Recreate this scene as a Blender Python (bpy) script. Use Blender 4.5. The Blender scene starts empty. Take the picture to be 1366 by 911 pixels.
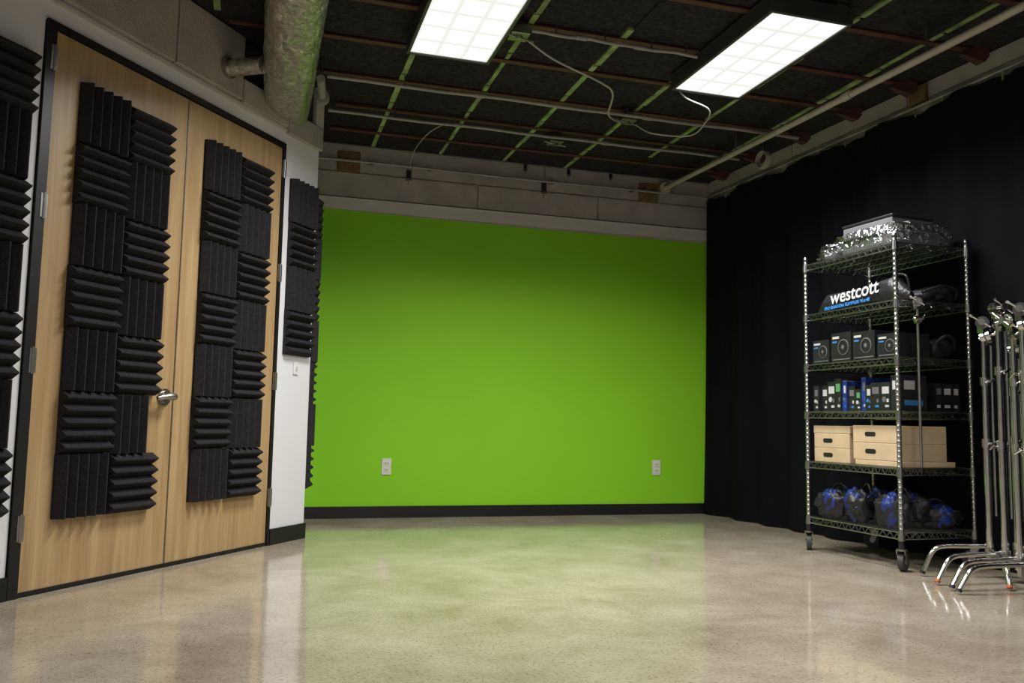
import bpy, math, random
from mathutils import Vector, Matrix, noise
random.seed(7)
SC=bpy.context.scene
try:
    SC.view_settings.view_transform='Standard'
    SC.view_settings.look='None'
    SC.view_settings.exposure=0.0
except Exception: pass

# ------------------------------------------------------------ materials
def newmat(name):
    m=bpy.data.materials.new(name); m.use_nodes=True
    nt=m.node_tree; return m,nt,nt.nodes['Principled BSDF']
def simple(name,col,rough=.5,metal=0,noise_amt=0,noise_scale=20,bump=0,bscale=None,spec=.5):
    m,nt,b=newmat(name)
    b.inputs['Roughness'].default_value=rough; b.inputs['Metallic'].default_value=metal
    b.inputs['Specular IOR Level'].default_value=spec
    b.inputs['Base Color'].default_value=(*col,1)
    tc=nt.nodes.new('ShaderNodeTexCoord')
    n=nt.nodes.new('ShaderNodeTexNoise'); n.inputs['Scale'].default_value=noise_scale; n.inputs['Detail'].default_value=4
    nt.links.new(tc.outputs['Object'],n.inputs['Vector'])
    r=nt.nodes.new('ShaderNodeValToRGB')
    a=1-noise_amt; c=1+noise_amt
    r.color_ramp.elements[0].color=(col[0]*a,col[1]*a,col[2]*a,1); r.color_ramp.elements[0].position=.3
    r.color_ramp.elements[1].color=(min(1,col[0]*c),min(1,col[1]*c),min(1,col[2]*c),1); r.color_ramp.elements[1].position=.7
    nt.links.new(n.outputs['Fac'],r.inputs['Fac']); nt.links.new(r.outputs['Color'],b.inputs['Base Color'])
    if bump:
        n2=nt.nodes.new('ShaderNodeTexNoise'); n2.inputs['Scale'].default_value=bscale or noise_scale*4; n2.inputs['Detail'].default_value=3
        nt.links.new(tc.outputs['Object'],n2.inputs['Vector'])
        bp=nt.nodes.new('ShaderNodeBump'); bp.inputs['Strength'].default_value=bump; bp.inputs['Distance'].default_value=.01
        nt.links.new(n2.outputs['Fac'],bp.inputs['Height']); nt.links.new(bp.outputs['Normal'],b.inputs['Normal'])
    return m
M={}
M['white']=simple('white_wall_paint',(.74,.74,.76),.55,0,.02,3,.05,60)
M['green']=simple('chroma_green_paint',(.25,.61,.020),.6,0,.03,1.5,.05,120,spec=.25)
M['block']=simple('grey_block_paint',(.38,.36,.325),.75,0,.14,6,.5,90)
M['ledge']=simple('ledge_paint',(.55,.54,.51),.6,0,.05,5,.1,60)
M['black']=simple('black_rubber',(.012,.012,.013),.45,0,.1,10)
M['frame']=simple('black_frame_paint',(.008,.008,.009),.4,0,.1,10)
M['foam']=simple('charcoal_foam',(.034,.032,.035),.95,0,.25,60,.8,350,spec=.15)
M['tile']=simple('black_ceiling_tile',(.027,.025,.026),.9,0,.6,35,.9,160,spec=.2)
M['brown']=simple('red_brown_steel',(.085,.035,.026),.55,0,.2,12)
M['gline']=simple('green_overspray',(.26,.38,.14),.8,0,.5,9,.2,60)
M['conduit']=simple('painted_conduit',(.30,.29,.27),.45,.1,.12,8)
M['pipe']=simple('beige_pipe_paint',(.40,.37,.31),.45,0,.12,7)
M['chrome']=simple('chrome',(.62,.61,.59),.18,1,.05,20)
M['wire']=simple('chrome_wire',(.40,.40,.40),.28,1,.05,20)
M['steel']=simple('brushed_steel',(.38,.37,.35),.35,1,.1,30)
M['curt']=simple('black_curtain_cloth',(.0044,.0048,.0066),.9,0,.25,4,.3,300,spec=.10)
M['plastic']=simple('ivory_plastic',(.68,.68,.60),.4,0,.02,10)
M['dark']=simple('dark_plastic',(.014,.014,.016),.4,0,.2,15)
M['bagblack']=simple('black_nylon',(.014,.014,.017),.45,0,.3,30,.5,60)
M['bagblue']=simple('blue_nylon',(.012,.034,.21),.4,0,.3,12,.4,50)
M['greybox']=simple('grey_case',(.13,.13,.14),.5,0,.1,12)
M['txt']=simple('white_print',(.52,.52,.52),.5,0,.01,10)
M['cyan']=simple('blue_print',(.03,.20,.50),.5,0,.02,10)
M['tgreen']=simple('green_print',(.10,.30,.12),.5,0,.02,10)
M['ply']=simple('plywood_plate',(.16,.10,.05),.7,0,.3,14)
M['orange']=simple('orange_tape',(.55,.13,.03),.5,0,.05,10)
M['cable']=simple('white_cable',(.40,.40,.36),.5,0,.05,10)
M['apple']=simple('birch_plywood',(.62,.47,.30),.5,0,.08,10)
M['recess_shade']=simple('painted_recess_shade',(.03,.03,.03),.9,0,.2,10)  # dark grey that paints in the shade of the opening by the duct
M['rubber']=simple('grey_caster_rubber',(.05,.05,.05),.6,0,.1,10)
M['lampbody']=simple('lamp_housing_metal',(.10,.10,.10),.4,.6,.1,10)

def floor_mat():
    m,nt,b=newmat('polished_concrete'); N=nt.nodes.new; L=nt.links.new
    tc=N('ShaderNodeTexCoord')
    n1=N('ShaderNodeTexNoise'); n1.inputs['Scale'].default_value=2.0; n1.inputs['Detail'].default_value=12; n1.inputs['Roughness'].default_value=.72; n1.inputs['Distortion'].default_value=.3
    r1=N('ShaderNodeValToRGB'); e=r1.color_ramp.elements
    e[0].position=.30; e[0].color=(.265,.215,.150,1); e[1].position=.68; e[1].color=(.50,.44,.345,1)
    n2=N('ShaderNodeTexNoise'); n2.inputs['Scale'].default_value=85; n2.inputs['Detail'].default_value=6; n2.inputs['Roughness'].default_value=.8
    r2=N('ShaderNodeValToRGB'); e=r2.color_ramp.elements
    e[0].position=.37; e[0].color=(.30,.27,.23,1); e[1].position=.47; e[1].color=(1,1,1,1)
    x=N('ShaderNodeMix'); x.data_type='RGBA'; x.blend_type='MULTIPLY'; x.inputs[0].default_value=.85
    v=N('ShaderNodeTexVoronoi'); v.inputs['Scale'].default_value=30
    r3=N('ShaderNodeValToRGB'); e=r3.color_ramp.elements
    e[0].position=.04; e[0].color=(1,1,1,1); e[1].position=.12; e[1].color=(0,0,0,1)
    x2=N('ShaderNodeMix'); x2.data_type='RGBA'; x2.inputs['B'].default_value=(.68,.62,.52,1)
    n4=N('ShaderNodeTexNoise'); n4.inputs['Scale'].default_value=2.2; n4.inputs['Detail'].default_value=5
    r4=N('ShaderNodeMapRange'); r4.inputs['From Min'].default_value=.35; r4.inputs['From Max'].default_value=.7; r4.inputs['To Min'].default_value=.07; r4.inputs['To Max'].default_value=.15
    for t in (n1,n2,v,n4): L(tc.outputs['Object'],t.inputs['Vector'])
    L(n1.outputs['Fac'],r1.inputs['Fac']); L(n2.outputs['Fac'],r2.inputs['Fac'])
    L(r1.outputs['Color'],x.inputs['A']); L(r2.outputs['Color'],x.inputs['B'])
    L(v.outputs['Distance'],r3.inputs['Fac']); L(x.outputs['Result'],x2.inputs['A'])
    mm=N('ShaderNodeMath'); mm.operation='MULTIPLY'; mm.inputs[1].default_value=.45
    L(r3.outputs['Color'],mm.inputs[0]); L(mm.outputs[0],x2.inputs['Factor'])
    L(x2.outputs['Result'],b.inputs['Base Color'])
    L(n4.outputs['Fac'],r4.inputs['Value']); L(r4.outputs['Result'],b.inputs['Roughness'])
    bp=N('ShaderNodeBump'); bp.inputs['Strength'].default_value=.03; bp.inputs['Distance'].default_value=.002
    L(n1.outputs['Fac'],bp.inputs['Height']); L(bp.outputs['Normal'],b.inputs['Normal'])
    b.inputs['Specular IOR Level'].default_value=.52
    return m
M['floor']=floor_mat()
def wood_mat():
    m,nt,b=newmat('oak_veneer'); N=nt.nodes.new; L=nt.links.new
    tc=N('ShaderNodeTexCoord'); mp=N('ShaderNodeMapping'); mp.inputs['Scale'].default_value=(14,14,.9)
    n=N('ShaderNodeTexNoise'); n.inputs['Scale'].default_value=1.6; n.inputs['Detail'].default_value=6; n.inputs['Distortion'].default_value=.6
    r=N('ShaderNodeValToRGB'); e=r.color_ramp.elements
    e[0].position=.3; e[0].color=(.42,.265,.118,1); e[1].position=.7; e[1].color=(.60,.42,.21,1)
    mp2=N('ShaderNodeMapping'); mp2.inputs['Scale'].default_value=(160,160,3)
    n2=N('ShaderNodeTexNoise'); n2.inputs['Scale'].default_value=1; n2.inputs['Detail'].default_value=3
    x=N('ShaderNodeMix'); x.data_type='RGBA'; x.blend_type='MULTIPLY'; x.inputs[0].default_value=.35
    L(tc.outputs['Object'],mp.inputs[0]); L(mp.outputs[0],n.inputs['Vector']); L(n.outputs['Fac'],r.inputs['Fac'])
    L(tc.outputs['Object'],mp2.inputs[0]); L(mp2.outputs[0],n2.inputs['Vector'])
    L(r.outputs['Color'],x.inputs['A']); L(n2.outputs['Fac'],x.inputs['B']); L(x.outputs['Result'],b.inputs['Base Color'])
    b.inputs['Roughness'].default_value=.42
    return m
M['oak']=wood_mat()
def duct_mat():
    m,nt,b=newmat('foil_duct_wrap'); N=nt.nodes.new; L=nt.links.new
    tc=N('ShaderNodeTexCoord'); n=N('ShaderNodeTexNoise'); n.inputs['Scale'].default_value=40; n.inputs['Detail'].default_value=5; n.inputs['Roughness'].default_value=.75
    bp=N('ShaderNodeBump'); bp.inputs['Strength'].default_value=.6; bp.inputs['Distance'].default_value=.010
    L(tc.outputs['Object'],n.inputs['Vector']); L(n.outputs['Fac'],bp.inputs['Height']); L(bp.outputs['Normal'],b.inputs['Normal'])
    r=N('ShaderNodeValToRGB'); r.color_ramp.elements[0].position=.38; r.color_ramp.elements[0].color=(.42,.39,.34,1); r.color_ramp.elements[1].position=.62; r.color_ramp.elements[1].color=(.90,.88,.83,1)
    L(n.outputs['Fac'],r.inputs['Fac']); L(r.outputs['Color'],b.inputs['Base Color'])
    b.inputs['Metallic'].default_value=.92; b.inputs['Roughness'].default_value=.22
    return m
M['foil']=duct_mat()
def lamp_mat(strength):
    m,nt,b=newmat('lit_diffuser'); N=nt.nodes.new; L=nt.links.new
    tc=N('ShaderNodeTexCoord'); sx=N('ShaderNodeSeparateXYZ'); L(tc.outputs['Object'],sx.inputs[0])
    def cell(out,size,off):
        o=N('ShaderNodeMath'); o.operation='SUBTRACT'; o.inputs[1].default_value=off; L(out,o.inputs[0])
        a=N('ShaderNodeMath'); a.operation='DIVIDE'; a.inputs[1].default_value=size/2; L(o.outputs[0],a.inputs[0])
        f=N('ShaderNodeMath'); f.operation='PINGPONG'; f.inputs[1].default_value=1; L(a.outputs[0],f.inputs[0])
        return f.outputs[0]
    mn=N('ShaderNodeMath'); mn.operation='MINIMUM'; L(cell(sx.outputs['X'],.1413,.018),mn.inputs[0]); L(cell(sx.outputs['Y'],.1657,.018),mn.inputs[1])
    pw=N('ShaderNodeMath'); pw.operation='POWER'; pw.inputs[1].default_value=2.0; L(mn.outputs[0],pw.inputs[0])
    mr=N('ShaderNodeMapRange'); mr.inputs['From Min'].default_value=0; mr.inputs['From Max'].default_value=1; mr.inputs['To Min'].default_value=.80; mr.inputs['To Max'].default_value=strength
    L(pw.outputs[0],mr.inputs['Value'])
    b.inputs['Base Color'].default_value=(.2,.2,.2,1); b.inputs['Emission Color'].default_value=(1,.985,.96,1)
    L(mr.outputs['Result'],b.inputs['Emission Strength'])
    return m
M['lamp']=lamp_mat(6)
M['lamp2']=lamp_mat(5)
def wrap_mat():
    m,nt,b=newmat('clear_plastic_wrap'); N=nt.nodes.new; L=nt.links.new
    out=nt.nodes['Material Output']; t=N('ShaderNodeBsdfTransparent'); g=N('ShaderNodeBsdfGlossy'); g.inputs['Roughness'].default_value=.14; g.inputs['Color'].default_value=(.75,.77,.80,1)
    mx=N('ShaderNodeMixShader'); n=N('ShaderNodeTexNoise'); n.inputs['Scale'].default_value=18; n.inputs['Distortion'].default_value=1.5
    tc=N('ShaderNodeTexCoord'); L(tc.outputs['Object'],n.inputs['Vector'])
    bp=N('ShaderNodeBump'); bp.inputs['Strength'].default_value=1; bp.inputs['Distance'].default_value=.03; L(n.outputs['Fac'],bp.inputs['Height']); L(bp.outputs['Normal'],g.inputs['Normal'])
    mx.inputs[0].default_value=.42; L(t.outputs[0],mx.inputs[1]); L(g.outputs[0],mx.inputs[2]); L(mx.outputs[0],out.inputs['Surface'])
    return m
M['wrap']=wrap_mat()

# ------------------------------------------------------------ mesh builder
class MB:
    def __init__(s): s.v=[];s.f=[];s.m=[];s.sm=[];s.mats=[]
    def mi(s,k):
        if k not in s.mats: s.mats.append(k)
        return s.mats.index(k)
    def add(s,vs,fs,k,smooth=False):
        o=len(s.v); s.v+= [tuple(v) for v in vs]; i=s.mi(k)
        for f in fs: s.f.append([a+o for a in f]); s.m.append(i); s.sm.append(smooth)
    def box(s,a,b,k,rot=None,piv=None):
        x0,y0,z0=a;x1,y1,z1=b
        vs=[Vector(p) for p in ((x0,y0,z0),(x1,y0,z0),(x1,y1,z0),(x0,y1,z0),(x0,y0,z1),(x1,y0,z1),(x1,y1,z1),(x0,y1,z1))]
        if rot is not None:
            c=Vector(piv) if piv else (vs[0]+vs[6])/2
            vs=[rot@(v-c)+c for v in vs]
        s.add(vs,[(0,3,2,1),(4,5,6,7),(0,1,5,4),(1,2,6,5),(2,3,7,6),(3,0,4,7)],k)
    def path(s,pts,r,k,n=8,caps=True):
        pts=[Vector(p) for p in pts]; rs=r if isinstance(r,(list,tuple)) else [r]*len(pts)
        vs=[];fs=[]; up=None
        for i,p in enumerate(pts):
            t=(pts[min(i+1,len(pts)-1)]-pts[max(i-1,0)])
            if t.length<1e-9: t=Vector((0,0,1))
            t.normalize()
            if up is None:
                up=Vector((0,0,1)) if abs(t.z)<.9 else Vector((1,0,0))
            a=(up-t*up.dot(t)).normalized(); up=a; b=t.cross(a)
            for j in range(n):
                th=2*math.pi*j/n; vs.append(p+(a*math.cos(th)+b*math.sin(th))*rs[i])
        for i in range(len(pts)-1):
            for j in range(n):
                fs.append((i*n+j,i*n+(j+1)%n,(i+1)*n+(j+1)%n,(i+1)*n+j))
        s.add(vs,fs,k,True)
        if caps:
            s.add(vs[:n],[tuple(reversed(range(n)))],k); s.add(vs[-n:],[tuple(range(n))],k)
    def cyl(s,p0,p1,r,k,n=12): s.path([p0,p1],r,k,n)
    def blob(s,c,size,k,seed=0,amp=.15,e=.6,rot=None,nu=20,nv=12,fr=2.5,zmin=None):
        vs=[];fs=[]; c=Vector(c)
        sg=lambda x,p: math.copysign(abs(x)**p,x)
        for i in range(nv+1):
            ph=-math.pi/2+math.pi*i/nv
            for j in range(nu):
                th=2*math.pi*j/nu
                d=Vector((sg(math.cos(ph),e)*sg(math.cos(th),e),sg(math.cos(ph),e)*sg(math.sin(th),e),sg(math.sin(ph),e)))
                q=1+amp*noise.noise(d*fr+Vector((seed*3.1,seed*1.7,seed)))
                p=Vector((d.x*size[0]/2,d.y*size[1]/2,d.z*size[2]/2))*q
                if rot is not None: p=rot@p
                p=c+p
                if zmin is not None: p.z=max(p.z,zmin)
                vs.append(p)
        for i in range(nv):
            for j in range(nu): fs.append((i*nu+j,i*nu+(j+1)%nu,(i+1)*nu+(j+1)%nu,(i+1)*nu+j))
        s.add(vs,fs,k,True)
    def build(s,name,parent=None,mat=None,bevel=0):
        me=bpy.data.meshes.new(name); me.from_pydata(s.v,[],s.f)
        for k in s.mats: me.materials.append(M[k])
        for p,i,sm in zip(me.polygons,s.m,s.sm): p.material_index=i; p.use_smooth=sm
        me.update(); ob=bpy.data.objects.new(name,me); SC.collection.objects.link(ob)
        if mat is not None: ob.matrix_world=mat
        if parent: ob.parent=parent
        if bevel:
            b=ob.modifiers.new('bevel','BEVEL'); b.width=bevel; b.segments=2; b.limit_method='ANGLE'
        return ob
def empty(name,mat=None):
    e=bpy.data.objects.new(name,None); SC.collection.objects.link(e); e.empty_display_size=.1
    if mat is not None: e.matrix_world=mat
    return e
def smoothpath(pts,n=8):
    P=[Vector(p) for p in pts]; out=[]
    for i in range(len(P)-1):
        a=P[max(i-1,0)];b=P[i];c=P[i+1];d=P[min(i+2,len(P)-1)]
        for k in range(n):
            t=k/n
            out.append(.5*((2*b)+(c-a)*t+(2*a-5*b+4*c-d)*t*t+(3*b-a-3*c+d)*t**3))
    out.append(P[-1]); return out

H=2.80; D=6.41
# ------------------------------------------------------------ shell
b=MB(); b.box((-6.6,-3.1,-.1),(4.6,6.7,0),'floor'); b.build('floor')
b=MB(); b.box((-6.6,-3.1,H),(4.6,6.7,H+.1),'tile'); b.build('ceiling')
# back wall
b=MB()
b.box((.18,D,0),(3.95,D+.15,2.27),'green')
b.box((.18,D,2.27),(3.95,D+.15,H),'block')
b.build('wall_back')
b=MB(); 
vs=[(.3,D-.004,.07),(3.66,D-.004,.07),(3.66,D-.004,2.262),(2.6,D-.004,2.266),(1.2,D-.004,2.278),(.3,D-.004,2.292)]
b.add(vs,[(0,1,2,3,4,5)],'green'); 
b.build('trim_5')
b=MB(); b.box((.31,D-.025,2.292),(3.66,D,2.375),'ledge'); b.box((.31,D-.032,2.366),(3.66,D,2.378),'ledge'); b.build('trim_1')
b=MB()   # masonry joints: raised block courses
for i,(x0,x1) in enumerate([(.31,1.582),(1.598,2.602),(2.618,3.66)]):
    b.box((x0,D-.02,2.388),(x1,D,2.573),'block')
for i,(x0,x1) in enumerate([(.31,1.05),(1.064,2.14),(2.154,3.15),(3.164,3.66)]):
    b.box((x0,D-.012,2.586),(x1,D,2.79),'block')
b.build('trim_2',bevel=.003)
b=MB(); b.box((.31,D-.018,0),(3.64,D,.085),'frame'); b.build('baseboard_back')
# receding wall
b=MB(); b.box((.16,5.41,0),(.305,D,H),'white'); b.build('wall_recess')
# door wall frame
u=Vector((math.sin(.6357),math.cos(.6357),0)); P0=Vector((-.8654,3.8114,0))
MD=Matrix(((u.x,-u.y,0,P0.x),(u.y,u.x,0,P0.y),(0,0,1,0),(0,0,0,1)))
b=MB()
b.box((-8.6,0,0),(-.055,.12,H),'white')
b.box((1.615,0,0),(1.97,.12,2.44),'white')
b.box((-.055,0,2.33),(1.615,.12,2.44),'white')
b.box((-.055,0.02,2.44),(1.97,.12,H),'block')
b.build('wall_left',mat=MD)
b=MB()
b.box((-2.6,-.03,2.44),(-.50,.02,H-.01),'block')
b.box((-.49,-.03,2.44),(.655,.02,H-.01),'block')
b.box((.665,-.03,2.44),(1.17,.02,H-.01),'block')
b.box((1.18,-.03,2.43),(1.60,.02,2.56),'block')
b.box((1.61,-.03,2.40),(1.97,.02,2.54),'block')
b.box((1.90,-.02,2.54),(1.985,.02,H-.005),'ledge')
b.box((-2.6,-.012,2.405),(1.97,0.0,2.43),'ledge')
b.build('trim_3',mat=MD,bevel=.004)
b=MB(); b.box((1.18,.0,2.57),(1.89,.0195,H-.01),'recess_shade'); b.build('recess_shade_panel',mat=MD)  # flat dark panel: shade of the open gap above the band, put into colour
# jamb
b=MB()
b.box((-.05,-.012,0),(-.004,.10,2.335),'frame'); b.box((1.594,-.012,0),(1.612,.10,2.335),'frame')
b.box((-.004,-.012,2.307),(1.594,.10,2.335),'frame'); b.box((-.004,.07,0),(1.594,.10,2.307),'frame')
b.build('trim_6',mat=MD)
b=MB(); b.box((1.615,-.015,0),(1.972,0,.09),'frame'); b.build('baseboard_left',mat=MD)
b=MB(); b.box((-8.5,-.015,0),(-.055,0,.09),'frame'); b.build('baseboard_left_entry',mat=MD)
def hinge(b,t,z):
    b.cyl((t,-.012,z-.055),(t,-.012,z+.055),.007,'steel',10)
    b.box((t-.016,-.014,z-.05),(t+.016,-.008,z+.05),'steel')
for i,(t0,t1) in enumerate([(0.0,.794),(.798,1.59)]):
    e=empty('door_%d'%(i+1),MD)
    b=MB(); b.box((t0,0,.012),(t1,.045,2.303),'oak'); o=b.build('leaf',e,bevel=.002)
    b=MB(); th=(-.012 if i==0 else 1.602)
    for z in (.27,.93,1.56,2.18): hinge(b,th,z)
    b.build('hinges',e)
    if i==0:
        b=MB()
        b.cyl((.735,0,.81),(.735,-.010,.81),.040,'steel',28)
        b.cyl((.735,-.008,.81),(.735,-.020,.81),.030,'steel',28)
        b.cyl((.735,-.01,.81),(.735,-.055,.81),.014,'steel',14)
        b.path(smoothpath([(.748,-.058,.81),(.71,-.062,.813),(.675,-.060,.808),(.640,-.050,.802)],5),[.015,.017,.018,.018,.017,.016,.015,.014,.013,.013,.012,.012,.012,.011,.011,.010],'steel',12)
        b.build('lever_handle',e)
        b=MB(); b.box((.7935,-.004,.012),(.7985,.002,2.303),'steel'); b.build('astragal',e)
        b=MB(); b.box((.0,-.006,.004),(1.59,.0,.02),'frame'); b.build('sweep',e)
# foam
T=.2635
def foam(name,cols,mat,nw=5,d0=.014,d1=.052):
    b=MB()
    for (t0,ztop,pat) in cols:
        for i,ch in enumerate(pat):
            w=T
            if ch in 'vh': w=T*.78
            za=ztop-(i+1)*T; zb=ztop-i*T
            jt=random.uniform(-.004,.004); g=.0012
            x0,x1=t0+jt+g,t0+jt+w-g; za+=g; zb-=g
            b.box((x0,-d0,za),(x1,-.0005,zb),'foam')
            n=nw if w==T or ch in 'Hh' else 4
            for k in range(n):
                if ch in 'Vv':
                    a=x0+(x1-x0)*k/n; c=x0+(x1-x0)*(k+1)/n; m=(a+c)/2; w2=.003
                    vs=[(a,-d0,za),(c,-d0,za),(m+w2,-d1,za),(m-w2,-d1,za),(a,-d0,zb),(c,-d0,zb),(m+w2,-d1,zb),(m-w2,-d1,zb)]
                    fs=[(0,1,2,3),(7,6,5,4),(1,5,6,2),(4,0,3,7),(2,6,7,3)]
                else:
                    a=za+(zb-za)*k/n; c=za+(zb-za)*(k+1)/n; m=(a+c)/2; w2=.003
                    vs=[(x0,-d0,a),(x0,-d0,c),(x0,-d1,m+w2),(x0,-d1,m-w2),(x1,-d0,a),(x1,-d0,c),(x1,-d1,m+w2),(x1,-d1,m-w2)]
                    fs=[(3,2,1,0),(4,5,6,7),(1,2,6,5),(3,0,4,7),(2,3,7,6)]
                b.add(vs,fs,'foam')
    return b.build(name,mat=mat)
foam('acoustic_foam_panel',[(.135,2.135,'VHVHVHV'),(.405,2.130,'HVHVHvH')],MD)
foam('acoustic_foam_panel',[(.925,2.140,'VHVHVHV'),(1.20,2.138,'HVHVHVH')],MD)
foam('acoustic_foam_panel',[(1.675,2.145,'VHVH')],MD)
foam('acoustic_foam_panel',[(-.64,2.165,'VHVHVHV'),(-.365,2.165,'HVHVHVH')],MD)
MR=Matrix(((0,-1,0,.305),(1,0,0,5.50),(0,0,1,0),(0,0,0,1)))
foam('acoustic_foam_panel',[(0.0,2.13,'HVHVHVH'),(.27,2.13,'VHVHVHV')],MR)
# wall switch + outlets
b=MB(); b.box((1.79,-.008,.98),(1.84,-.0005,1.055),'white'); b.box((1.81,-.02,1.01),(1.82,-.008,1.03),'plastic'); b.build('light_switch',mat=MD,bevel=.002)
for x in (.945,3.15):
    b=MB(); b.box((x-.035,D-.012,.315),(x+.035,D-.0045,.435),'plastic')
    for z in (.35,.40):
        b.box((x-.018,D-.015,z-.017),(x+.018,D-.011,z+.017),'plastic')
        b.box((x-.010,D-.0165,z-.006),(x-.006,D-.0145,z+.008),'dark'); b.box((x+.006,D-.0165,z-.006),(x+.010,D-.0145,z+.008),'dark')
    b.build('wall_outlet',bevel=.0015)
# right wall, slightly skewed
def wx(y): return 3.65+(6.41-y)*.053
b=MB()
y0,y1=-3.1,6.55
b.add([(wx(y0),y0,0),(wx(y1),y1,0),(wx(y1),y1,H),(wx(y0),y0,H),(wx(y0)+.15,y0,0),(wx(y1)+.15,y1,0),(wx(y1)+.15,y1,H),(wx(y0)+.15,y0,H)],
      [(0,1,2,3),(7,6,5,4),(0,4,5,1),(3,2,6,7),(0,3,7,4),(1,5,6,2)],'block')
b.build('wall_right')
b=MB(); b.box((-6.6,-3.2,0),(4.6,-3.05,H),'white'); b.build('wall_front')
b=MB(); 
for i in range(8):
    ya=6.38-i*1.1; yb=ya-1.09
    b.add([(wx(ya)-.02,ya,2.70),(wx(yb)-.02,yb,2.70),(wx(yb)-.02,yb,H-.005),(wx(ya)-.02,ya,H-.005),(wx(ya),ya,2.70),(wx(yb),yb,2.70),(wx(yb),yb,H-.005),(wx(ya),ya,H-.005)],
      [(3,2,1,0),(0,1,5,4),(2,3,7,6),(1,2,6,5),(0,4,7,3)],'block')
b.build('trim_7')
# curtain
cur=empty('black_curtain')
b=MB(); NY=560; NZ=16; vs=[];fs=[]
ya,yb=6.375,-2.9
for i in range(NY+1):
    y=ya+(yb-ya)*i/NY
    f1=.024*math.sin(y*15+1.6*math.sin(y*2.3)); f2=.011*math.sin(y*37+2*math.sin(y*4.1)); f3=.012*noise.noise(Vector((y*2,0,0)))
    for k in range(NZ+1):
        tz=k/NZ; z=.012+(2.625+.012*math.sin(y*9)-.012)*tz
        fold=f1*(1.25-.45*tz)+f2*(.25+tz)+f3
        x=wx(y)-.055-fold-.02*(1-tz)**3
        vs.append((x,y,z))
for i in range(NY):
    for k in range(NZ):
        q=i*(NZ+1)+k; fs.append((q,q+NZ+1,q+NZ+2,q+1))
b.add(vs,fs,'curt',True); b.build('cloth',cur)
b=MB(); b.cyl((wx(6.35)-.04,6.35,2.66),(wx(-2.8)-.04,-2.8,2.66),.009,'conduit',8)
for i in range(46):
    y=6.3-i*.2; b.cyl((wx(y)-.045,y,2.60),(wx(y)-.04,y,2.67),.005,'gline',6)
b.build('rod',cur)

# ------------------------------------------------------------ ceiling structure
barys=[6.03,5.55,5.04,4.54,4.08,3.58,3.10,2.6,2.1,1.6,1.1,.6,.1,-.4,-.9,-1.4,-1.9,-2.4]
def xl(y): # door wall x at y
    t=(y-P0.y)/u.y; return P0.x+t*u.x if t<1.97 else .31
bar=MB()
for y in barys:
    x0=xl(y)+.10; x1=wx(y)-.12
    bar.box((x0,y-.020,2.776),(x1,y+.020,2.783),'brown'); bar.box((x0,y-.003,2.783),(x1,y+.003,H),'brown')
    bar.add([(x1-.12,y-.012,2.745),(x1+.02,y-.03,2.715),(x1+.05,y-.03,2.75),(x1+.05,y-.03,H),(x1-.05,y-.012,H),
             (x1-.12,y+.012,2.745),(x1+.02,y+.03,2.715),(x1+.05,y+.03,2.75),(x1+.05,y+.03,H),(x1-.05,y+.012,H)],
            [(0,1,2,3,4),(9,8,7,6,5),(0,5,6,1),(1,6,7,2),(2,7,8,3),(3,8,9,4),(4,9,5,0)],'brown')
bar.build('ceiling_support_rails')
g=MB()
for i in range(-11,7):
    x=.755+.52*i
    yb=-2.9
    ymax=min(6.38,(P0.y+(x-P0.x)/u.x*u.y-.15)) if x<.31 else 6.38
    if ymax<yb: continue
    y=ymax
    while y>yb:
        L=.485; j=random.uniform(-.004,.004); w=.011+random.uniform(0,.006)
        if random.random()<.9: g.box((x-w+j,max(yb,y-L+.01),H-.016),(x+w+j,y-.01,H-.0005),'gline')
        y-=L
g.build('trim_8')
tl=MB()
for i in range(-9,6):
    for yi in range(len(barys)-1):
        x0=.755+.52*i+.018; x1=x0+.484; yA=barys[yi+1]+.02; yB=barys[yi]-.02
        if x0<xl(yA)+.35: continue
        if x1>3.62: x1=3.60
        s=random.uniform(.003,.009)
        tl.box((x0,yA,H-.004-s),(x1,yB,H-.0008),'tile')
for x0 in [.775+.52*k for k in range(5)]:
    tl.box((x0,6.05,H-.010),(min(x0+.484,3.6),6.37,H-.0008),'tile')
tl.build('ceiling_tiles')
def conduit(name,y,z,xa,xb,r=.011):
    c=MB(); pts=[(xa+(xb-xa)*i/14,y+.004*math.sin(i*.9),z+.003*math.sin(i*1.7)) for i in range(15)]
    c.path(pts,r,'conduit',8)
    for i in (2,6,10,13): c.cyl(pts[i],(pts[i][0],pts[i][1],H-.01),.004,'steel',6)
    for i in (4,9): c.cyl(Vector(pts[i])-Vector((.03,0,0)),Vector(pts[i])+Vector((.03,0,0)),r*1.35,'conduit',8)
    c.build(name)
conduit('electrical_conduit',4.94,2.715,.31,3.50,.012); conduit('electrical_conduit',5.50,2.715,.36,3.38,.011); conduit('electrical_conduit',4.03,2.73,1.27,2.22,.010)
c=MB(); c.path([(.33+(3.3)*i/10,D-.05,2.655+.004*math.sin(i)) for i in range(11)],.011,'conduit',10)
for x in (.75,1.2,2.2,2.9): c.box((x-.012,D-.055,2.64),(x+.012,D-.012,2.67),'steel')
c.build('wall_conduit')
for (x,y) in [(1.21,4.06),(2.25,5.02),(1.95,5.59)]:
    j=MB(); j.box((x-.05,y-.05,2.70),(x+.05,y+.05,2.745),'steel'); j.cyl((x,y,2.745),(x,y,H-.01),.012,'steel'); j.cyl((x,y,2.688),(x,y,2.70),.02,'steel')
    j.path([(x-.09,y-.03,2.70),(x,y,2.695),(x+.09,y+.03,2.70)],.006,'conduit',6)
    j.build('junction_box',bevel=.004)
def cable(pts,r):
    cb=MB(); cb.path(smoothpath(pts,8),r,'cable',6); cb.build('power_cable')
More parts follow.
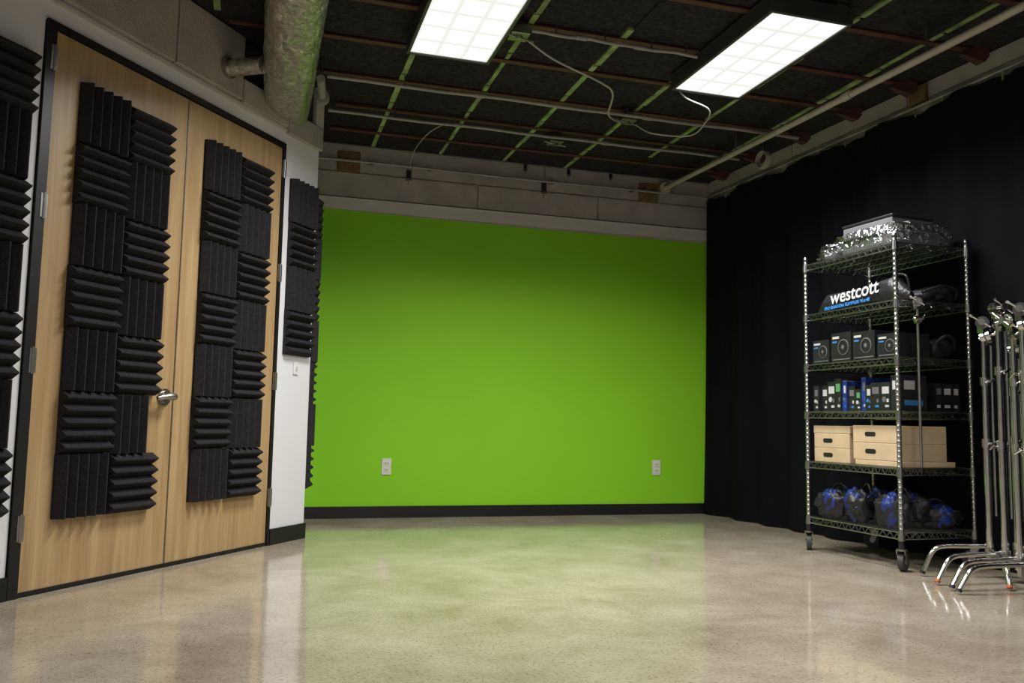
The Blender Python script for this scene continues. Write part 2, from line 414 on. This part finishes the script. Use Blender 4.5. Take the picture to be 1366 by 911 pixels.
cable([(1.27,4.07,2.69),(1.42,4.09,2.62),(1.74,4.24,2.60),(1.87,4.37,2.60),(1.99,4.71,2.61),(2.19,4.99,2.68)],.006)
cable([(2.31,5.00,2.68),(2.38,4.90,2.60),(2.60,4.82,2.585),(2.60,4.62,2.60),(2.53,4.45,2.62),(2.36,4.42,2.66),(2.3,4.43,2.74)],.005)
cable([(1.12,5.54,2.72),(1.05,5.7,2.70),(1.03,6.1,2.70),(1.04,6.36,2.64)],.004)
# beige pipe
b=MB(); b.path([(3.27,-2.9,2.62),(3.21,1,2.60),(3.17,3.0,2.60),(3.165,4.5,2.63),(3.20,6.36,2.70)],.020,'pipe',14)
for (x,y,z) in [(3.165,4.0,2.622),(3.18,2.6,2.60),(3.21,1,2.6)]: b.cyl((x,y-.035,z),(x,y+.035,z),.026,'pipe',14)
b.cyl((3.2,6.34,2.70),(3.2,6.39,2.702),.05,'pipe',16)
for y in (5.2,3.4,1.5): b.cyl((3.17,y,2.64),(3.17,y,H-.01),.006,'steel',8)
b.build('overhead_pipe')
b=MB()
for k in range(3):
    b.path([(3.44+.015*k,5.3+.07*math.cos(t*2*math.pi/20),2.66+.06*math.sin(t*2*math.pi/20)) for t in range(21)],.006,'cable',6)
b.cyl((3.455,5.3,2.71),(3.455,5.3,H-.01),.004,'steel',6)
b.build('cable_coil')
for x in (.585,3.06):
    b=MB(); b.box((x-.085,D-.032,2.575),(x+.085,D-.0125,2.73),'ply'); b.box((x-.03,D-.042,2.60),(x+.03,D-.032,2.71),'ply'); b.build('pipe_mounting_plate',bevel=.003)
for (x,z,s) in [(1.04,2.60,1),(2.14,2.61,1.15),(2.35,2.76,.7),(1.98,2.76,.7),(2.72,2.76,.6)]:
    b=MB(); b.box((x-.016*s,D-.03,z-.035*s),(x+.016*s,D-.0125,z+.035*s),'dark'); b.cyl((x,D-.02,z-.03*s),(x,D-.02,z-.075*s),.005,'steel',8); b.box((x-.02*s,D-.04,z-.045*s),(x+.02*s,D-.015,z-.03*s),'steel'); b.build('spring_clamp')
b=MB(); b.box((wx(4.1)-.045,4.02,2.68),(wx(4.1)-.02,4.15,2.78),'ply'); b.build('mounting_block')
# duct: crinkled foil
b=MB(); n=64; vs=[];fs=[]
cx,cz,rx,rz=.09,2.625,.135,.165
ys=[2.0+.035*i for i in range(78)]
for i,y in enumerate(ys+[None]):
    for j in range(n):
        th=2*math.pi*j/n; ex=.62
        dx=rx*math.copysign(abs(math.cos(th))**ex,math.cos(th)); dz=rz*math.copysign(abs(math.sin(th))**ex,math.sin(th))
        x=cx+dx; z=cz+dz
        yy=y if y is not None else (P0.y+(x-P0.x)/u.x*u.y-.045)
        if y is not None:
            q=Vector((y*7,dx*22,dz*22)); k=noise.noise(q)*.010+noise.noise(q*3.1)*.0045
            x+=k*math.cos(th)*1.0; z+=k*math.sin(th)
            yy+=.008*noise.noise(q*2+Vector((5,5,5)))
        vs.append((x,yy,min(z,H-.003)))
for i in range(len(ys)):
    for j in range(n):
        a,b2,c2,d2=i*n+j,(i+1)*n+j,(i+1)*n+(j+1)%n,i*n+(j+1)%n
        if (i+j)%2: fs+=[(a,b2,c2),(a,c2,d2)]
        else: fs+=[(a,b2,d2),(b2,c2,d2)]
b.add(vs,fs,'foil',False); b.add(vs[:n],[tuple(range(n))],'foil'); b.add(vs[-n:],[tuple(range(n))],'foil')
b.cyl((-.05,4.52,2.56),(-.22,4.62,2.56),.045,'foil',16); b.cyl((-.21,4.615,2.56),(-.245,4.635,2.56),.055,'steel',16)
b.build('air_duct')
b=MB(); b.cyl((.262,4.75,2.62),(.29,5.02,2.62),.024,'conduit',14); b.cyl((.288,5.01,2.62),(.293,5.06,2.62),.042,'conduit',16); b.cyl((.275,4.88,2.64),(.275,4.88,H-.01),.005,'steel',6); b.build('pipe_stub')
# fixtures
def fixture(x0,y0,k,watt):
    w,L=.46,1.03
    e=empty('fluorescent_ceiling_light',Matrix.Translation((x0,y0,0)))
    b=MB()
    z0,z1=2.682,2.765
    b.box((0,0,z0),(.018,L,z1),'lampbody'); b.box((w-.018,0,z0),(w,L,z1),'lampbody'); b.box((.018,0,z0),(w-.018,.018,z1),'lampbody'); b.box((.018,L-.018,z0),(w-.018,L,z1),'lampbody')
    b.box((0,0,z1),(w,L,z1+.008),'lampbody')
    for q in (.06,w-.06):
        for yy in (.06,L-.06):
            b.cyl((q,yy,z1),(q,yy,H-.005),.006,'steel',6); b.box((q-.03,yy-.06,z1+.006),(q+.03,yy+.02,z1+.022),'steel')
    b.build('housing',e,bevel=.003)
    b=MB(); b.box((.018,.018,2.690),(w-.018,L-.018,2.698),k); b.build('diffuser',e)
    la=bpy.data.lights.new('tubes','AREA'); la.shape='RECTANGLE'; la.size=w-.05; la.size_y=L-.05; la.energy=watt; la.color=(1,.99,.965); la.spread=math.radians(146)
    lo=bpy.data.objects.new('tubes',la); SC.collection.objects.link(lo); lo.parent=e; lo.location=(w/2,L/2,2.684)
    return e
for i,(x,y) in enumerate([(2.25,3.37),(.685,3.38),(.685,.6),(2.25,.6),(-1.0,.6),(.685,-2.2),(2.25,-2.2),(-1.2,-2.2),(-3.0,-2.2)]):
    fixture(x,y,'lamp' if i<2 else 'lamp2',53 if i<2 else 14)

# ------------------------------------------------------------ cart
ca=.0157
MC=Matrix.Translation((3.1917,3.6815,0))@Matrix.Rotation(ca,4,'Z')
LY,WX=.75,.475
cart=empty('wire_shelving_cart',MC)
b=MB()
for (x,y) in [(0,0),(WX,0),(0,LY),(WX,LY)]:
    pts=[];rs=[]
    z=.115
    while z<1.735:
        pts+= [(x,y,z),(x,y,z+.021),(x,y,z+.022),(x,y,z+.0255)]; rs+=[.0125,.0125,.0108,.0108]; z+=.0265
    b.path(pts,rs,'wire',10); b.cyl((x,y,1.733),(x,y,1.742),.0135,'dark',12)
b.build('posts',cart)
shz=[.195,.52,.815,1.097,1.40,1.708]
b=MB()
for s in shz:
    zt=s; zb=s-.034
    x0,x1,y0,y1=0,WX,0,LY
    for z in (zt,zb):
        for p,q in (((x0,y0),(x1,y0)),((x1,y0),(x1,y1)),((x1,y1),(x0,y1)),((x0,y1),(x0,y0))): b.cyl((*p,z),(*q,z),.0038,'wire',6)
    def zig(p,q,n):
        p=Vector(p);q=Vector(q); pts=[]
        for i in range(2*n+1):
            a=p.lerp(q,i/(2*n)); pts.append((a.x,a.y,zt if i%2 else zb))
        b.path(pts,.0024,'wire',5)
    zig((x0,y0),(x1,y0),9); zig((x0,y1),(x0,y0),14); zig((x1,y0),(x1,y1),14); zig((x0,y1),(x1,y1),9)
    for i in range(1,30): b.cyl((x0,y1*i/30,zt+.003),(x1,y1*i/30,zt+.003),.0018,'wire',5)
    for k in (.25,.5,.75): b.cyl((x1*k,y0,zt-.002),(x1*k,y1,zt-.002),.003,'wire',5); zig((x1*k,y0),(x1*k,y1),14)
    for (x,y) in [(0,0),(WX,0),(0,LY),(WX,LY)]: b.path([(x,y,zb-.008),(x,y,zt+.006)],[.0185,.0155],'wire',12)
b.build('shelves',cart)
b=MB()
for i,(x,y) in enumerate([(0,0),(WX,0),(0,LY),(WX,LY)]):
    a=[.5,2.2,.9,2.5][i]; d=Vector((math.cos(a),math.sin(a),0)); s=Vector((-d.y,d.x,0)); c0=Vector((x,y,0))+d*.018
    b.cyl(c0+Vector((0,0,.048))-s*.013,c0+Vector((0,0,.048))+s*.013,.047,'rubber',24)
    b.cyl(c0+Vector((0,0,.048))-s*.020,c0+Vector((0,0,.048))+s*.020,.016,'steel',16)
    for sg in (-1,1):
        q=s*sg*.019
        vs=[c0+q+Vector((0,0,.04))-d*.012,c0+q+Vector((0,0,.04))+d*.012,Vector((x,y,.108))+q+d*.02,Vector((x,y,.108))+q-d*.02]
        vs2=[v+s*sg*.003 for v in vs]
        b.add(vs+vs2,[(0,1,2,3),(7,6,5,4),(0,4,5,1),(1,5,6,2),(2,6,7,3),(3,7,4,0)],'steel')
    b.cyl((x,y,.104),(x,y,.112),.026,'steel',16); b.cyl((x,y,.11),(x,y,.165),.0145,'dark',12)
b.build('casters',cart)

Z0=.0055
# sandbags
def sandbag(x,y,z,s,rotz,seed,sx=.17,sy=.20,sz=.15):
    b=MB(); R=Matrix.Rotation(rotz,3,'Z')
    for k in (-1,1):
        b.blob(Vector((x,y,z+sz*.5))+R@Vector((k*sx*.27,0,0)),(sx*.62,sy*1.05,sz),'bagblack',seed+k,.40,.75,R@Matrix.Rotation(k*.25,3,'Y'),28,18,3.0,z)
        b.blob(Vector((x,y,z+sz*.53))+R@Vector((k*sx*.30,0,0)),(sx*.60,sy*.58,sz*1.04),'bagblue',seed+k+9,.32,.8,R@Matrix.Rotation(k*.25,3,'Y'),28,18,2.6,z)
    b.path(smoothpath([Vector((x,y,z+sz*.8))+R@Vector((0,-sy*.35,0)),Vector((x,y,z+sz*1.2))+R@Vector((0,-sy*.12,0)),Vector((x,y,z+sz*1.2))+R@Vector((0,sy*.12,0)),Vector((x,y,z+sz*.8))+R@Vector((0,sy*.35,0))],5),.007,'bagblack',6)
    for k in (-.35,.35): b.path([Vector((x,y,z+sz*.98))+R@Vector((q*sx*.5,k*sy,-abs(q)*sz*.5)) for q in (-1,-.5,0,.5,1)],.006,'bagblue',6)
    o=b.build('sandbag',mat=MC); return o
for i,(x,y,r,sz) in enumerate([(.12,.62,.3,.16),(.13,.40,-.3,.17),(.13,.14,.2,.17),(.34,.13,1.2,.12),(.35,.42,.9,.14),(.34,.63,.1,.15)]):
    sandbag(x,y,shz[0]+Z0,1,r,i*5+2,.19,.20,sz)
# apple boxes
def applebox(x0,x1,y0,y1,z0,z1,holes=True):
    b=MB(); b.box((x0,y0,z0),(x1,y1,z1),'apple')
    o=b.build('apple_box',mat=MC,bevel=.003)
    if holes:
        h=MB(); zc=(z0+z1)/2; yc=y0+(y1-y0)*.60; w=.042; r=.013
        ring=[]
        for t in range(24):
            th=2*math.pi*t/24; ring.append((x0-.0008,yc+math.copysign(w-r,math.cos(th))*1.0+r*math.cos(th),zc+r*math.sin(th)))
        h.add(ring,[tuple(range(24))],'dark')
        hh=h.build('hand_hole',o)
    return o
z=shz[1]+Z0
applebox(.02,.38,.02,.36,z,z+.028,False)
applebox(.02,.335,.03,.375,z+.029,z+.121)
applebox(.02,.335,.03,.375,z+.1215,z+.215)
applebox(.02,.32,.405,.715,z,z+.082)
applebox(.02,.32,.405,.715,z+.0825,z+.165)
applebox(.02,.32,.40,.72,z+.166,z+.21,False)
# product boxes row
b=MB(); z=shz[2]+Z0
y=.72; i=0
cols=['dark','dark','bagblack','dark','bagblue','dark','dark','bagblue','dark']
while y>.04:
    w=random.choice([.05,.06,.075,.04]); h=random.choice([.15,.17,.185,.14,.12]); k=cols[i%9]; dd=random.uniform(.16,.22)
    xx=random.uniform(.02,.04)
    b.box((xx,y-w,z),(xx+dd,y-.002,z+h),k)
    b.box((xx-.0015,y-w+.008,z+h*.6),(xx,y-.016,z+h*.85),random.choice(['txt','txt','greybox','tgreen','greybox']))
    b.box((xx-.0015,y-w+.010,z+h*.12),(xx,y-w*.5,z+h*.20),random.choice(['txt','cyan']))
    b.box((xx-.0015,y-w+.010,z+h*.30),(xx,y-w*.65,z+h*.42),random.choice(['txt','greybox']))
    if i%2==0: b.cyl((xx-.0016,y-w*.4,z+h*.40),(xx,y-w*.4,z+h*.40),w*.2,random.choice(['greybox','cyan','txt']),16)
    b.box((xx,y-w+.002,z+h),(xx+dd,y-.004,z+h+.0015),random.choice(['txt','dark','dark']))
    if y-w<.06:
        b.box((xx+.02,y-w-.0015,z+h*.6),(xx+.09,y-w,z+h*.85),'txt'); b.box((xx+.02,y-w-.0015,z+h*.15),(xx+.14,y-w,z+h*.3),'cyan')
    y-=w; i+=1
x=.27
while x<.42:
    w=random.choice([.05,.065]); h=random.choice([.15,.18,.13])
    b.box((x,.03,z),(x+w-.003,.22,z+h),'dark')
    b.box((x+.008,.0285,z+h*.6),(x+w-.014,.03,z+h*.82),random.choice(['txt','greybox'])); b.box((x+.008,.0285,z+.02),(x+w-.02,.03,z+.035),'txt')
    x+=w
b.build('equipment_boxes',mat=MC)
# shelf 3
b=MB(); z=shz[3]+Z0
for (y0,y1,h,k) in [(.58,.73,.14,'dark'),(.39,.56,.17,'dark'),(.20,.375,.16,'dark'),(.03,.18,.13,'dark')]:
    b.box((.03,y0,z),(.24,y1,z+h),k)
    ym=(y0+y1)/2
    b.cyl((.028,ym-.02,z+h*.5),(.0295,ym-.02,z+h*.5),h*.27,'greybox',24); b.cyl((.026,ym-.02,z+h*.5),(.0288,ym-.02,z+h*.5),h*.23,'dark',24); b.cyl((.025,ym-.02,z+h*.5),(.0268,ym-.02,z+h*.5),h*.07,'greybox',16)
    b.box((.0285,y0+.01,z+.012),(.03,y1-.012,z+.018),'greybox'); b.box((.0285,y1-.07,z+h*.80),(.03,y1-.012,z+h*.88),'txt'); b.box((.0285,y1-.05,z+h*.66),(.03,y1-.012,z+h*.72),'cyan')
b.build('lens_boxes',mat=MC)
b=MB(); b.blob((.35,.14,z+.055),(.18,.22,.11),'bagblack',3,.3,.7,zmin=z); b.blob((.36,.40,z+.06),(.17,.24,.12),'bagblack',8,.3,.7,zmin=z); b.path(smoothpath([(.28,.05,z+.07),(.33,.02,z+.12),(.40,.03,z+.11),(.43,.06,z+.06)],6),.01,'bagblack',8); b.build('camera_pouch',mat=MC)
# shelf 2 long bag
z=shz[4]+Z0
b=MB(); nn=40; n=24; vs=[];fs=[]
for i in range(nn+1):
    t=i/nn; y=.74-t*.75; wv=min(1,(min(t,1-t)*5+.30)); hh=(.050+.018*t)*wv*(1+.06*math.sin(t*9)); ww=.055*wv
    zz=z+hh+.001
    for j in range(n):
        th=2*math.pi*j/n; q=1+.10*noise.noise(Vector((t*16,math.cos(th)*1.8,math.sin(th)*1.8)))
        vs.append((.095+ww*math.cos(th)*q,y,max(z,zz+hh*math.copysign(abs(math.sin(th))**.8,math.sin(th))*q)))
for i in range(nn):
    for j in range(n): fs.append((i*n+j,(i+1)*n+j,(i+1)*n+(j+1)%n,i*n+(j+1)%n))
b.add(vs,fs,'bagblack',True); b.add(vs[:n],[tuple(range(n))],'bagblack'); b.add(vs[-n:],[tuple(range(n))],'bagblack')
b.path(smoothpath([(.095,.16,z+.12),(.08,.08,z+.145),(.09,.02,z+.13),(.1,.01,z+.06)],6),.007,'bagblack',6)
bag=b.build('softbox_bag',mat=MC)
def text(s,size,y,zz,x,mk,parent,tilt):
    cu=bpy.data.curves.new('lettering','FONT'); cu.body=s; cu.size=size; cu.extrude=.0006; cu.offset=.0015
    cu.materials.append(M[mk]); o=bpy.data.objects.new('lettering',cu); SC.collection.objects.link(o)
    o.parent=parent; o.matrix_local=Matrix(((0,0,-1,x),(-1,0,0,y),(0,1,0,zz),(0,0,0,1)))@Matrix.Rotation(tilt,4,'Z')@Matrix.Rotation(-.12,4,'X')
text('westcott',.112,.56,z+.040,.0275,'txt',bag,.05)
text('PRO SHADOW SOFTBOX 36 x 48',.026,.62,z+.012,.033,'cyan',bag,.03)
b=MB()
b.blob((.30,.20,z+.04),(.20,.34,.08),'bagblack',4,.3,.7,zmin=z); b.blob((.36,.12,z+.05),(.16,.20,.09),'bagblack',14,.35,.7,zmin=z); b.blob((.32,.52,z+.04),(.20,.34,.08),'bagblack',24,.3,.7,zmin=z)
b.path(smoothpath([(.2,.03,z+.05),(.3,.0,z+.085),(.42,.02,z+.07),(.44,.05,z+.03)],6),.009,'bagblack',8)
b.build('equipment_bag',mat=MC)
# top shelf
z=shz[5]+Z0
pk=empty('wrapped_light_panel_case',MC)
b=MB(); b.box((.07,.06,z),(.36,.50,z+.085),'greybox'); b.box((.05,.09,z+.087),(.34,.46,z+.158),'greybox',Matrix.Rotation(.06,3,'Z')); b.box((.045,.085,z+.160),(.345,.465,z+.176),'dark',Matrix.Rotation(.06,3,'Z')); b.build('case',pk,bevel=.006)
b=MB(); b.blob((.235,.285,z+.068),(.43,.53,.132),'wrap',5,.12,.35,fr=5,nu=48,nv=24,zmin=z); 
b.blob((.16,.62,z+.055),(.25,.19,.11),'wrap',11,.35,.7,fr=4,nu=36,nv=20,zmin=z); b.blob((.15,.62,z+.035),(.16,.13,.06),'greybox',12,.3,.7,zmin=z); b.build('plastic_wrap',pk)

# ------------------------------------------------------------ grip head + arm + c-stands
def griphead(b,c,ax,s=1):
    c=Vector(c); ax=Vector(ax).normalized(); sd=ax.cross(Vector((0,0,1))); sd=sd.normalized() if sd.length>.1 else Vector((1,0,0))
    b.cyl(c-ax*.022*s,c-ax*.003*s,.028*s,'chrome',20); b.cyl(c+ax*.003*s,c+ax*.022*s,.028*s,'chrome',20); b.cyl(c-ax*.034*s,c+ax*.045*s,.009*s,'chrome',10)
    b.cyl(c+ax*.045*s,c+ax*.055*s,.015*s,'steel',12)
    b.path([c+ax*.05*s-sd*.035*s+Vector((0,0,-.025*s)),c+ax*.05*s,c+ax*.05*s+sd*.035*s+Vector((0,0,.025*s))],.005*s,'chrome',8)
    b.cyl(c+ax*.05*s+sd*.035*s+Vector((0,0,.025*s)),c+ax*.05*s+sd*.045*s+Vector((0,0,.033*s)),.008*s,'chrome',8)
    b.box(c-Vector((.016,.016,.045))*s,c+Vector((.016,.016,-.012))*s,'chrome')
b=MB(); X,Y=3.283,3.632
b.cyl((X,Y,.515),(X,Y,1.40),.0072,'steel',10); b.cyl((X,Y,.505),(X,Y,.53),.011,'dark',10)
griphead(b,(X,Y,1.385),(-.6,-.8,0),.85); griphead(b,(X-.005,Y,1.30),(1,-.3,0),.6)
b.path([(X,Y,1.41),(X,Y+.02,1.413),(X,Y+.045,1.411)],.006,'steel',8)
b.build('grip_arm')
def cstand(px,py,tip,hbase,htop,extra,seed):
    rnd=random.Random(seed)
    b=MB(); P=Vector((px,py,0)); tipv=Vector((tip[0],tip[1],0)); d=(tipv-P); L=d.length; a0=math.atan2(d.y,d.x)
    for i,(da,ll) in enumerate([(0,L)]+extra):
        a=a0+da; dd=Vector((math.cos(a),math.sin(a),0)); h=hbase-.018*i
        pts=[P+dd*.0+Vector((0,0,h)),P+dd*(ll*.35)+Vector((0,0,h)),P+dd*(ll*.70)+Vector((0,0,h-.004)),P+dd*(ll*.84)+Vector((0,0,h*.80))
             ,P+dd*(ll*.93)+Vector((0,0,h*.42)),P+dd*ll+Vector((0,0,.013))]
        pts=smoothpath(pts,6)
        b.path(pts,.0115,'chrome',12)
        b.path([pts[-3],pts[-1]],.0130,['black','orange','black','black'][(seed+i)%4],12)
        b.cyl(P+Vector((0,0,h-.016)),P+Vector((0,0,h+.016)),.024,'chrome',16)
    b.path([P+Vector((0,0,q)) for q in (.05,hbase+.52)],.0165,'chrome',16)
    b.path([P+Vector((0,0,q)) for q in (hbase+.52,htop*.76)],.0135,'chrome',16)
    b.path([P+Vector((0,0,q)) for q in (htop*.76,htop)],.0105,'chrome',16)
    for q in (hbase+.52,htop*.76):
        b.cyl(P+Vector((0,0,q-.03)),P+Vector((0,0,q+.012)),.022,'chrome',16)
        a=rnd.uniform(2.5,5.2); k=Vector((math.cos(a),math.sin(a),0)); b.cyl(P+Vector((0,0,q-.01)),P+k*.045+Vector((0,0,q-.01)),.006,'chrome',8)
        sd=Vector((-k.y,k.x,0)); b.cyl(P+k*.045-sd*.022+Vector((0,0,q-.022)),P+k*.045+sd*.022+Vector((0,0,q+.002)),.006,'chrome',8)
    a=rnd.uniform(3,5); griphead(b,P+Vector((0,0,htop-.02)),(math.cos(a),math.sin(a),0),1.15) 
    a+=1.3; griphead(b,P+Vector((.012,-.01,htop-.09)),(math.cos(a),math.sin(a),.3),1.05)
    o=Vector((.034,-.012,0)); b.cyl(P+o+Vector((0,0,.30)),P+o+Vector((0,0,htop-.05)),.0075,'chrome',10)
    return b.build('c_stand')
cstand(3.53,3.46,(3.20,3.555),.150,1.29,[(1.25,.38),(1.9,.30)],0)
cstand(3.50,3.34,(3.09,3.34),.135,1.35,[(1.35,.40),(2.1,.20)],1)
cstand(3.45,3.21,(3.05,3.21),.130,1.27,[(1.2,.40),(2.2,.25)],2)
cstand(3.41,3.12,(3.01,3.13),.120,1.31,[(1.1,.40),(2.0,.3)],4)
cstand(3.60,3.36,(3.56,2.98),.165,1.22,[(-.5,.34),(.25,.25)],6)

# ------------------------------------------------------------ world & camera
w=bpy.data.worlds.new('World'); SC.world=w; w.use_nodes=True
w.node_tree.nodes['Background'].inputs[0].default_value=(.5,.55,.6,1); w.node_tree.nodes['Background'].inputs[1].default_value=.02
f=1138.1565;p=0.0945;r=0.0190;yaw=0.2886
s,c=math.sin(yaw),math.cos(yaw);sp,cp=math.sin(p),math.cos(p);sr,cr=math.sin(r),math.cos(r)
Rv=Vector((c,-s,0));Fv=Vector((s*cp,c*cp,sp));Uv=Vector((-s*sp,-c*sp,cp))
Xa=Rv*cr+Uv*sr;Ya=Uv*cr-Rv*sr;Za=-Fv
cam=bpy.data.cameras.new('camera'); co=bpy.data.objects.new('camera',cam); SC.collection.objects.link(co)
co.matrix_world=Matrix(((Xa.x,Ya.x,Za.x,0),(Xa.y,Ya.y,Za.y,0),(Xa.z,Ya.z,Za.z,.72),(0,0,0,1)))
cam.sensor_width=36; cam.sensor_fit='HORIZONTAL'; cam.lens=f/1366*36; cam.clip_start=.02
SC.camera=co
